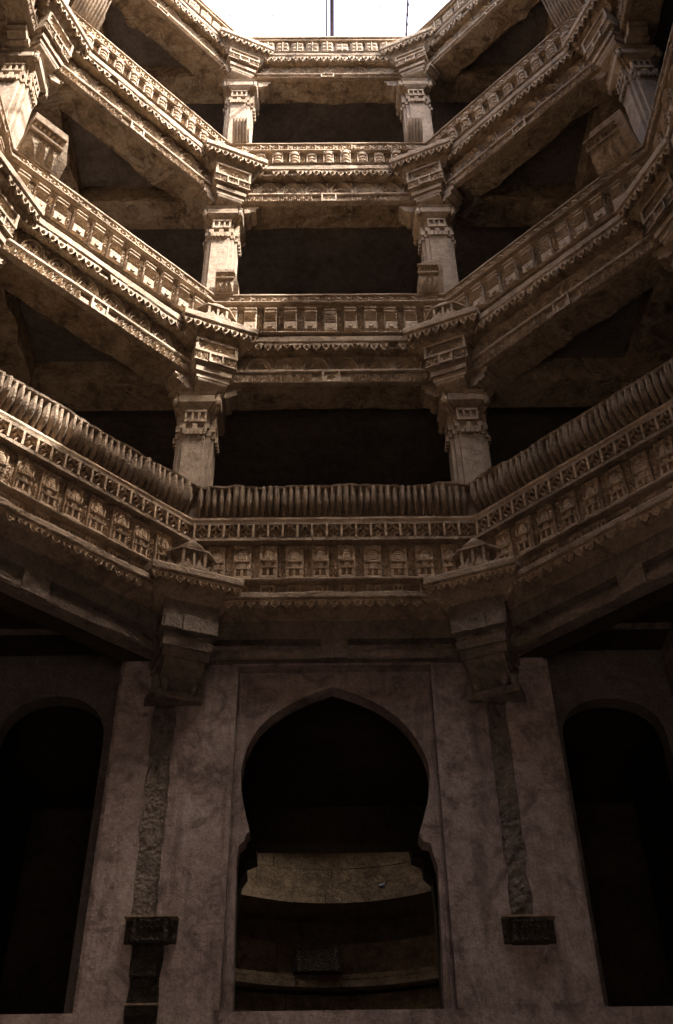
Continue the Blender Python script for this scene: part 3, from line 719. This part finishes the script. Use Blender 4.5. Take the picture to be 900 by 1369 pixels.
# ------------------------------------------------------------------ left-over pieces of seat backs beside the columns
def fragment(k, a, u0, u1, h, style, label, flip=1, lean=.30):
    fr = face_frame(a); zr = LV[k]['rail'][1] - .01; m = CARV
    c = (u0 + u1) / 2; w = (u1 - u0) / 2
    p = world(fr, c, -.02, zr)
    t = thing('seat_back_fragment', label, 'broken seat back', p, fr[1], 'broken seat backs left beside columns')
    # leaning slab: bottom on the rail, top tipped into the shaft
    def at(s, yy): return (-lean * s + yy - .03 * math.sin(s * math.pi))
    n = 8; rr = []
    for i in range(n + 1):
        s = i / n; cut = 0 if s < .35 else (s - .35) * .35 * w * 2
        x0, x1 = (-w, w - cut) if flip > 0 else (-w + cut, w)
        j = noise.noise(Vector((s * 7 + a, k, 2))) * .02
        rr.append([(x0 + j * (flip < 0), at(s, -.05), s * h), (x1 + j * (flip > 0), at(s, -.05), s * h), (x1 + j * (flip > 0), at(s, .10), s * h), (x0, at(s, .10), s * h)])
    ob('slab', MB().loft(rr).mesh('slab', SAND), t)
    if style == 'flute':
        nb = int(2 * w / .055)
        for i in range(nb):
            x = -w + .03 + i * .055; b = MB(); q = []
            for s5 in range(6):
                s = s5 / 5 * .93 + .02; y = at(s, -.05); q.append([(-.018, y + .01, s * h), (-.01, y - .03, s * h), (.01, y - .03, s * h), (.018, y + .01, s * h)])
            b.loft(q); ob('flute', b.mesh('flute', SAND), t, (x, 0, 0))
    else:
        for (s0, s1, x0, x1) in ((.06, .5, -w + .03, -.25 * w), (.06, .5, -.18 * w, .15 * w), (.06, .5, .22 * w, .55 * w)):
            b = MB(); b.add([(x0, at(s0, -.055), s0 * h), (x1, at(s0, -.055), s0 * h), (x1, at(s1, -.055), s1 * h), (x0, at(s1, -.055), s1 * h), ((x0 + x1) / 2, at((s0 + s1) / 2, -.09), (s0 + s1) / 2 * h)], [(0, 1, 4), (1, 2, 4), (2, 3, 4), (3, 0, 4)])
            ob('carved_square', b.mesh('carved_square', m), t)
        b = MB()
        for s0, s1 in ((.56, .60), (.8, .84), (.01, .04)):
            b = MB(); b.loft([[(-w + .01, at(s0, -.04), s0 * h), (w * .6, at(s0, -.04), s0 * h), (w * .6, at(s0, -.085), s0 * h), (-w + .01, at(s0, -.085), s0 * h)], [(-w + .01, at(s1, -.04), s1 * h), (w * .6, at(s1, -.04), s1 * h), (w * .6, at(s1, -.085), s1 * h), (-w + .01, at(s1, -.085), s1 * h)]])
            ob('ridge', b.mesh('ridge', SAND), t)
        b = MB()
        for i in range(7):
            x = -w + .05 + i * w * .22; b.annulus(x, .70 * h, .012, .035, -lean * .7 - .11, -lean * .7 - .05, 6)
        ob('bead', b.mesh('bead', m), t)
G = 'broken carved seat-back slab leaning beside the {} column above the {} rail'
fragment(2, -45, -1.70, -1.05, .62, 'sq', 'boxy carved seat-back end leaning out at the far left column over the bar panels')
fragment(2, 45, 1.05, 1.70, .62, 'sq', 'boxy carved seat-back end leaning out at the far right column over the bar panels', -1)
fragment(2, 0, -1.76, -1.40, .50, 'sq', 'brown carved slab remnant at the foot of the near left column over the bar panels', 1, .12)
fragment(2, 0, 1.34, 1.74, .62, 'sq', 'carved slab remnant at the foot of the near right column over the bar panels', -1, .16)
fragment(3, 0, -1.72, -1.42, .50, 'flute', 'fluted curved seat-back remnant against the near left column below the roof', 1, .22)
fragment(3, 0, 1.40, 1.70, .48, 'flute', 'fluted curved seat-back remnant against the near right column below the roof', -1, .22)
fragment(3, -45, -1.62, -1.10, .6, 'flute', 'fluted seat-back remnant at the far left corner of the third storey parapet')
fragment(3, 45, 1.10, 1.62, .6, 'flute', 'carved seat-back remnant at the far right corner of the third storey parapet', -1)

# ------------------------------------------------------------------ floors, ceilings and the dark galleries behind
def octring(r0, r1, z0, z1, skip=()):
    b = MB()
    for i in range(8):
        a0, a1 = R(45 * i - 22.5), R(45 * i + 22.5); c = math.cos(R(22.5))
        pt = lambda r, a, z: (CX + r / c * math.sin(a), CY + r / c * math.cos(a), z)
        if i in skip: continue
        b.add([pt(r0, a0, z0), pt(r0, a1, z0), pt(r1, a1, z0), pt(r1, a0, z0), pt(r0, a0, z1), pt(r0, a1, z1), pt(r1, a1, z1), pt(r1, a0, z1)],
              [(0, 1, 2, 3), (4, 7, 6, 5), (0, 4, 5, 1), (2, 6, 7, 3)])
    return b
struct('floor', octring(4.40, 9.5, 6.89, 7.45).mesh('floor', SHADE_STONE))  # underside coloured near-black in place of shade below the gallery
for k in (2, 3):
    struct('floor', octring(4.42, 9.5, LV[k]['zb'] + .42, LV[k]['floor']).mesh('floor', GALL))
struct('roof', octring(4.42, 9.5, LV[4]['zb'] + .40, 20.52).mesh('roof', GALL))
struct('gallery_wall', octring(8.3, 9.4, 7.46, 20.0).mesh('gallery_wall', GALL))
# the three faces behind the camera: plain parapets and beams
for a in (135, 180, 225):
    fr = face_frame(a)
    b = MB(); b.mould([(.1, 6.4), (.1, 8.7), (-.08, 8.7), (-.08, 7.0), (.1, 6.9), (.6, 6.9), (.6, 6.4)][::-1])
    for k in (2, 3, 4):
        L = LV[k]; b.mould([(-.1, L['slab'][0]), (-.15, L['rail'][1]), (.12, L['rail'][1]), (.14, L['slab'][0]), (.63, L['slab'][0]), (.63, L['zb']), (.12, L['zb']), (.12, L['slab'][0] - .1)])
    struct('gallery_front', b.mesh('gallery_front', SAND), (fr[0].x, fr[0].y, 0), fr[1])
for bis in (112.5, 157.5, 202.5, 247.5):
    fr = face_frame(bis); p = world(fr, 0, .55, 0)
    b = MB(); b.box(-.26, .26, -.26, .26, -1.6, 20.0); struct('gallery_pier', b.mesh('gallery_pier', SAND), (p.x, p.y, 0), 0)
# square-corner lintels behind the slanting sides, with their pillars
def inner_beam(name, lbl, x0, x1, y0, y1, z0, z1, axis, sd):
    n = 26; rr = []
    for i in range(n + 1):
        s = i / n; q = noise.noise(Vector((s * 5 + sd, sd, 1))) + .5 * noise.noise(Vector((s * 17 + sd, 2, 1)))
        d = .09 * q; e = .07 * noise.noise(Vector((s * 9 + sd, 5, 9)))
        if axis == 'x':
            x = x0 + (x1 - x0) * s; rr.append([(x, y0 + abs(d), z0 + e), (x, y0, z0 + .08 + d), (x, y0, z1), (x, y1, z1), (x, y1, z0)])
        else:
            y = y0 + (y1 - y0) * s; rr.append([(x0 + abs(d), y, z0 + e), (x0, y, z0 + .08 + d), (x0, y, z1), (x1, y, z1), (x1 + d, y, z0)])
    me = MB().loft(rr).mesh(name, SOFF); return tag(ob(name, me), lbl, 'beam', 'rough beams inside the galleries')
SD = {-1: 'left', 1: 'right'}
for k in (2, 3, 4):
    L = LV[k]; zb = L['zb']
    for s in (-1, 1):
        xa, xb = sorted((CX + s * 2.1, CX + s * 4.9))
        inner_beam('inner_beam', f"rough beam running sideways behind the slanting {SD[s]} side under the {L['nm']} storey", xa, xb, 10.02, 10.6, zb, zb + .45, 'x', k * 3 + s)
        xa, xb = sorted((CX + s * 4.25, CX + s * 4.85))
        inner_beam('inner_beam', f"rough beam running away from the camera behind the slanting {SD[s]} side under the {L['nm']} storey", xa, xb, 7.9, 10.01, zb + .01, zb + .45, 'y', k * 5 + s + 40)
        if k < 5:
            base = {2: 7.45, 3: 11.95, 4: 16.4}[k]
            b = prism([(0, .26, .6), (zb - base - .7, .25, .6), (zb - base - .68, .29, .7), (zb - base - .4, .29, .7), (zb - base - .35, .38, .8), (zb - base, .4, .8)])
            t = thing('gallery_pillar', f"plain pillar in the square {SD[s]} gallery corner under the {L['nm']} storey", 'pillar', (CX + s * 4.55, 10.32, base), 0, 'plain pillars inside the galleries')
            ob('shaft', b.mesh('shaft', SOFF), t)
for k in (2, 3, 4):
    base = {2: 7.45, 3: 11.95, 4: 16.4}[k]
    for x in (-.95, .75):
        t = thing('gallery_pillar', f"plain square pillar in the dark behind the {'left' if x < 0 else 'right'} half of the middle bay under the {LV[k]['nm']} storey", 'pillar', (CX + x, 13.2, base), 0, 'plain pillars inside the galleries')
        ob('shaft', prism([(0, .27, .6), (LV[k]['zb'] + .4 - base, .27, .6)]).mesh('shaft', GALL), t)

# ------------------------------------------------------------------ ground storey wall with the arches
WY = 10.30
def loop_extrude(b, pts, y0, y1):
    n = len(pts); b.add([(x, y0, z) for x, z in pts] + [(x, y1, z) for x, z in pts], [(i, (i + 1) % n, n + (i + 1) % n, n + i) for i in range(n)])
def holed(outer, holes, y0, y1):
    b = MB(); loops = [outer] + holes
    flat = [p for l_ in loops for p in l_]
    t = tessellate_polygon([[Vector((p[0], p[1], 0)) for p in l_] for l_ in loops])
    n = len(flat)
    b.add([(x, y0, z) for x, z in flat] + [(x, y1, z) for x, z in flat], [tuple(q) for q in t] + [tuple(i + n for i in q) for q in t])
    o = 0; 
    for l_ in loops:
        m = len(l_); b.f += [[o + i, o + (i + 1) % m, n + o + (i + 1) % m, n + o + i] for i in range(m)]; o += m
    return b
def rect(x0, x1, z0, z1): return [(x0, z0), (x1, z0), (x1, z1), (x0, z1)]
def smooth_loop(p, it=1):
    for _ in range(it):
        q = []
        for i in range(len(p) - 1):
            a, c = p[i], p[i + 1]; q += [(a[0] * .75 + c[0] * .25, a[1] * .75 + c[1] * .25), (a[0] * .25 + c[0] * .75, a[1] * .25 + c[1] * .75)]
        p = [p[0]] + q + [p[-1]]
    return p
SILL = 2.62
FR_C = rect(-1.05, 1.165, SILL, 6.31)
FR_L = rect(-4.10, -2.37, SILL, 6.875); FR_R = rect(2.49, 4.10, SILL, 6.875)
def ragged(x, w, z0, z1, n, seed, wj=.03):
    l_, r_ = [], []
    for i in range(n + 1):
        z = z0 + (z1 - z0) * i / n
        l_.append((x - w / 2 + noise.noise(Vector((z * 4, seed, 1))) * wj * 2 + noise.noise(Vector((z * 15, seed, 1))) * wj * .5, z)); r_.append((x + w / 2 + noise.noise(Vector((z * 4, seed, 7))) * wj * 2 + noise.noise(Vector((z * 15, seed, 9))) * wj * .5, z))
    return l_[::-1] + r_
holeL = ragged(-1.85, .25, 3.50, 5.90, 44, 3, .016)
holeR = ragged(1.87, .22, 3.43, 5.90, 34, 5, .012)
holeB = ragged(-1.77, .30, 2.1, 3.24, 12, 11, .015)
outer = [(-4.5, -1.6), (4.6, -1.6), (4.6, 6.88), (-4.5, 6.88)]
wall = thing('arched_wall', 'pinkish plastered wall of the lowest storey with three dark arched openings', 'wall', (0, WY, SILL))
def wadd(name, b, mat=PLAS, par=None): return ob(name, b.shift((0, -WY, -SILL)).mesh(name, mat), par or wall)
wadd('plaster', holed(outer, [FR_C, FR_L, FR_R, holeL, holeR, holeB], WY, WY + .13))
def arch_right(): return smooth_loop([(.03, 6.12), (.26, 6.04), (.56, 5.89), (.84, 5.65), (1.02, 5.33), (1.085, 5.08), (1.06, 4.80), (.98, 4.52), (.92, 4.35)], 1)
def arch_left(): return smooth_loop([(-.85, 4.40), (-.91, 4.62), (-.97, 4.9), (-.975, 5.12), (-.90, 5.42), (-.76, 5.67), (-.46, 5.90), (-.20, 6.03), (.03, 6.12)], 1)
brL = [(-.935, SILL + .01), (-.965, 3.5), (-.97, 4.09), (-.955, 4.25), (-.90, 4.30), (-.89, 4.36)]
brR = [(.92, 4.33), (.96, 4.27), (1.03, 4.25), (1.05, 4.16), (1.09, 4.0), (1.08, 3.5), (1.05, SILL + .01)]
arc = brL + arch_left()[:-1] + arch_right() + brR
inset = lambda rc, d: [(rc[0][0] - d, rc[0][1]), (rc[1][0] + d, rc[1][1]), (rc[2][0] + d, rc[2][1] + d), (rc[3][0] - d, rc[3][1] + d)]
wadd('arch_screen', holed([(p[0], p[1] if p[1] > SILL else SILL) for p in inset(FR_C, .06)], [arc], WY + .12, WY + .34))
def side_arch(x0, x1, zs, zt):
    c = (x0 + x1) / 2; h = (x1 - x0) / 2; return [(x0, SILL + .01), (x0, zs)] + [(c - h * math.cos(math.pi * i / 14), zs + (zt - zs) * math.sin(math.pi * i / 14) ** .8) for i in range(1, 14)] + [(x1, zs), (x1, SILL + .01)]
wadd('arch_screen', holed(inset(FR_L, .2), [side_arch(-3.90, -2.64, 5.68, 6.32)], WY + .62, WY + .85), GALL)  # side screens coloured dark to imitate shade in the side bays
wadd('arch_screen', holed(inset(FR_R, .2), [side_arch(2.72, 3.94, 5.68, 6.22)], WY + .62, WY + .85), GALL)
for x0, x1 in ((-4.40, -4.10), (-2.37, -2.07), (2.19, 2.49), (4.10, 4.40)):
    wadd('pier_return', MB().box(x0, x1, WY + .131, WY + .549, SILL - .2, 6.86))
for x0, x1 in ((-2.42, -2.372), (2.492, 2.54)):
    wadd('jamb_fillet', MB().box(x0, x1, WY + .06, WY + .13, SILL, 6.8))
# raised fillet round the central frame
b = MB(); fw = .045
for x0, x1 in ((-1.05 - fw, -1.048), (1.163, 1.165 + fw)): b.box(x0, x1, WY - .028, WY + .05, SILL - .002, 6.31)
b.box(-1.05 - fw, 1.165 + fw, WY - .030, WY + .05, 6.312, 6.345)
wadd('frame_fillet', b)
b = MB()
for x0, x1 in ((-1.02, -.995), (1.115, 1.14)): b.box(x0, x1, WY + .09, WY + .125, SILL, 6.2)
wadd('inner_fillet', b)
# the stone exposed where plaster has fallen
def rough_sheet(x0, x1, z0, z1, amp, seed, nx, nz):
    b = MB(); v = []
    for k in range(nz + 1):
        for i in range(nx + 1):
            x = x0 + (x1 - x0) * i / nx; z = z0 + (z1 - z0) * k / nz
            q = Vector((x * 9, seed, z * 9)); v.append((x, WY + .035 + amp * (noise.noise(q) + .6 * noise.noise(q * 2.7)), z))
    f = [(k * (nx + 1) + i, k * (nx + 1) + i + 1, (k + 1) * (nx + 1) + i + 1, (k + 1) * (nx + 1) + i) for k in range(nz) for i in range(nx)]
    return b.add(v, f)
wadd('exposed_stone', rough_sheet(-2.06, -1.58, 3.4, 5.95, .02, 3, 14, 76), RUBB)
wadd('exposed_stone', rough_sheet(1.66, 2.10, 3.3, 5.95, .035, 5, 14, 70), RUBB)
wadd('exposed_stone', rough_sheet(-2.1, -1.4, 1.9, 3.4, .03, 13, 18, 36), DARK)
# carved corbel blocks
def corbel(x, z, label, w=.25, h=.23, mat=DARK):
    t = thing('carved_block', label, 'carved block', (x, WY, z))
    ob('block', MB().box(-w * .72, w * .72, -.10, .1, .0, h, .01).mesh('block', mat), t)
    ob('wing', MB().box(-w, -w * .725, -.05, .1, .01, h - .01, .008).mesh('wing', mat), t); ob('wing', MB().box(w * .725, w, -.05, .1, .01, h - .01, .008).mesh('wing', mat), t)
    ob('top_lip', MB().box(-w - .01, w + .01, -.125, .1, h + .001, h + .022).mesh('top_lip', LOWP), t)
    b = MB()
    for x0, x1, z0, z1 in ((-w * .66, w * .66, .012, .035), (-w * .66, w * .66, h - .04, h - .015), (-w * .66, -w * .56, .036, h - .041), (w * .56, w * .66, .036, h - .041)): b.box(x0, x1, -.118, -.09, z0, z1)
    ob('panel_frame', b.mesh('panel_frame', mat), t)
    b = MB(); 
    for i in range(5): b.annulus((i - 2) * w * .22, h * .5, .012, .032, -.125, -.095, 7)
    ob('scroll_relief', b.mesh('scroll_relief', mat), t)
    return t
t = corbel(-1.75, 3.22, 'black carved stone block jutting from the wall left of the central arch')
corbel(1.91, 3.18, 'black carved stone block jutting from the wall right of the central arch')
def lower_stone(x, z, w, h, label, lip=True):
    t = thing('carved_block', label, 'carved block', (x, WY, z), 0)
    ob('block', MB().box(-w, w, -.03, .06, 0, h, .01).mesh('block', DARK), t)
    if lip: ob('top_lip', MB().box(-w - .01, w + .01, -.06, .05, h + .001, h + .018).mesh('top_lip', LOWP), t)
lower_stone(-1.79, 2.93, .13, .16, 'knobbly carved stone just below the left black block', False)
lower_stone(-1.77, 2.58, .15, .09, 'narrow carved stone band second below the left black block')
lower_stone(-1.78, 2.20, .15, .20, 'lowest stone set in the broken plaster left of the arch')

# ------------------------------------------------------------------ passage behind the central arch and the round well beyond
def room(x0, x1, y0, y1, z0, z1, mat, name, ends=False):
    b = MB(); th = .3
    b.box(x0 - th, x0, y0, y1, z0, z1); b.box(x1, x1 + th, y0, y1, z0, z1); b.box(x0 - th, x1 + th, y0, y1, z1 + .002, z1 + th); b.box(x0 - th, x1 + th, y0, y1, z0 - th, z0 - .002)
    if ends: b.box(x0 - th, x1 + th, y1 + .002, y1 + th, z0 - th, z1 + th)
    return struct(name, b.mesh(name, mat))
room(-1.9, 2.0, WY + .345, 14.2, 2.60, 6.35, SHADE_STONE, 'passage')  # passage and side rooms get their darkness from the shade colour
room(-4.3, -2.21, WY + .86, 14.2, 2.60, 6.35, SHADE_STONE, 'side_room', True)
room(2.32, 4.4, WY + .86, 14.2, 2.60, 6.35, SHADE_STONE, 'side_room', True)
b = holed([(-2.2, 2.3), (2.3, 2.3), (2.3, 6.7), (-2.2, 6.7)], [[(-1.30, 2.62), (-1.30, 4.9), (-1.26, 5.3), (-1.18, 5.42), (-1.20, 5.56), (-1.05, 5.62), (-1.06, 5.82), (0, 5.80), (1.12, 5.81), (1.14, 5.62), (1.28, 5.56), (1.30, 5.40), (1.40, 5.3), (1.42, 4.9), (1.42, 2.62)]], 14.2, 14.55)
struct('passage_wall', b.mesh('passage_wall', SHADE_STONE))
WC = (.05, 18.3)
def well_ring(prof, name, mat, n=64):
    b = MB(); b.lathe(prof, n, WC[0], WC[1], R(-38), R(218)); return b.flip_safe(name, mat)
well = thing('round_well', 'round stone well shaft with projecting ledges seen through the central arch', 'well', (0, 0, 0))
ob('wall', well_ring([(4.6, -2), (4.6, 5.0), (4.6, 7.7), (4.6, 9.6), (4.15, 9.7), (4.15, 21)], 'wall', WELL), well)
def course(z0, z1, r, name, cnt, wob=.015):
    me_cache = []
    b = MB(); seg = 5; da = 2 * math.pi / cnt
    rr = []
    for i in range(seg + 1):
        a = -da / 2 * .992 + da * .992 * i / seg
        rr.append([(r * math.sin(a), r * math.cos(a), z0 + .006), ((r + .5) * math.sin(a), (r + .5) * math.cos(a), z0 + .006), ((r + .5) * math.sin(a), (r + .5) * math.cos(a), z1), (r * math.sin(a), r * math.cos(a), z1)])
    b.loft(rr); me = b.mesh(name, WELL)
    for i in range(cnt):
        az = i * da + z0
        p = Vector((WC[0] + r * math.sin(-az), WC[1] + r * math.cos(-az), z0))
        if p.y < WC[1] or abs(p.x) > 2.9: continue
        g = random.uniform(-wob, wob); ob(name, me, well, (WC[0] + g * math.sin(-az), WC[1] + g * math.cos(-az), 0), az)
course(7.62, 7.86, 3.50, 'stone', 22); course(7.865, 8.40, 3.68, 'stone', 14); course(8.405, 8.85, 3.68, 'stone', 16); course(8.855, 9.2, 3.60, 'stone', 18)
course(6.35, 7.0, 4.16, 'stone', 14); course(6.25, 6.345, 3.98, 'stone', 18); course(5.4, 6.0, 4.2, 'stone', 14)
ob('ledge', well_ring([(3.62, 9.2), (3.4, 9.22), (3.4, 9.5), (4.2, 9.6)], 'ledge', WELL), well)
ob('balcony_underside', well_ring([(3.50, 7.618), (4.65, 7.60)], 'balcony_underside', WELL), well)
ob('lower_ledge', well_ring([(4.16, 6.24), (3.98, 6.25), (3.98, 6.1), (4.65, 6.08)], 'lower_ledge', WELL), well)
# small dark shrine niche and a pigeon on the far ledges
t = thing('shrine_niche', 'small black carved niche on the far well wall low in the arch', 'shrine', (WC[0] - .35, WC[1] + 3.85, 6.36))
ob('slab', MB().box(-.5, .5, -.0, .25, .0, .45, .03).mesh('slab', DARK), t); ob('crest', MB().poly([(-.28, .45), (.28, .45), (.16, .58), (0, .66), (-.16, .58)], 'y', .02, .2).mesh('crest', DARK), t)
for x in (-.38, .38): ob('post', MB().lathe([(.06, 0), (.05, .1), (.07, .2), (.04, .4), (.06, .5)], 8).mesh('post', DARK), t, (x, -.06, 0))
def pigeon(x, y, z, rz, label):
    b = MB()
    prof = [(-.16, .02, .012), (-.09, .035, .025), (-.04, .06, .045), (.02, .075, .052), (.07, .10, .04), (.095, .135, .024), (.105, .165, .026), (.125, .175, .018), (.15, .168, .004)]
    rr = [[(px, math.cos(R(i * 45)) * r_, pz + math.sin(R(i * 45)) * r_ * .9) for i in range(8)] for px, pz, r_ in prof]
    b.loft(rr)
    for s in (-1, 1): b.bar((.0, s * .015, .03), (.005, s * .015, -.02), .005)
    return tag(ob('pigeon', b.shift((0, 0, .02)).mesh('pigeon', BIRD, True), None, (x, y, z), rz), label, 'bird')
pigeon(1.06, WC[1] + 3.43, 7.862, R(60), 'blue-grey pigeon on the curved ledge of the round well')

# ------------------------------------------------------------------ bars and bird net over the opening
def steel(x0, x1, z, r, label, nm='steel_bar'):
    b = MB(); b.bar((x0, 10.3, z), (x1, .8, z), r, 6); return tag(ob(nm, b.mesh(nm, STEEL)), label, 'metal bar', 'steel bars across the open top')
steel(.165, .165, 21.32, .042, 'thicker dark steel bar crossing the open sky above the middle')
steel(.05, .05, 21.36, .016, 'thin dark rod just left of the thick bar against the sky')
b = MB(); b.bar((1.70, 10.3, 21.3), (1.68, .8, 21.3), .018, 6)
for i in range(40): y = 10.2 - i * .2; b.box(1.68, 1.725, y - .03, y + .03, 21.27, 21.33)
tag(ob('chain', b.mesh('chain', STEEL)), 'knotted dark cable crossing the sky on the right', 'cable')
b = MB()
for i in range(20):
    x = CX - 4.2 + i * .44; b.bar((x, 1.5, 21.5), (x, 10.2, 21.5), .0012, 3)
for i in range(20):
    y = 1.6 + i * .45; b.bar((CX - 4.3, y, 21.5), (CX + 4.3, y, 21.5), .0008, 3)
for i in range(20):
    for j in range(60): x = CX - 4.2 + i * .44; y = 1.6 + j * .15; b.box(x - .010, x + .010, y - .012, y + .012, 21.495, 21.505)
tag(ob('bird_net', b.mesh('bird_net', WIRE)), 'fine knotted bird net stretched across the open top of the well', 'net')

# ------------------------------------------------------------------ ground, lower walls, added light-blocking walls
struct('light_block_wall', octring(9.2, 9.5, 2.6, 6.868, (0, 1, 2, 3, 5, 6, 7)).mesh('light_block_wall', LOWP))  # unseen wall added to narrow the fill light from behind the camera
struct('light_block_wall', octring(9.2, 9.5, -1.6, 6.868, (0, 4)).mesh('light_block_wall', LOWP))  # unseen ring added to keep outside light off the lowest storey
b = MB(); b.box(-400, 400, -400, 400, -1.9, -1.6); struct('ground', b.mesh('ground', GALL))
b = MB()
for s in (-1, 1):
    b.box(*sorted((CX + s * 4.56, CX + s * 5.2)), 3.6, WY + .13, -1.6, 6.86)
struct('side_wall', b.mesh('side_wall', PLAS))
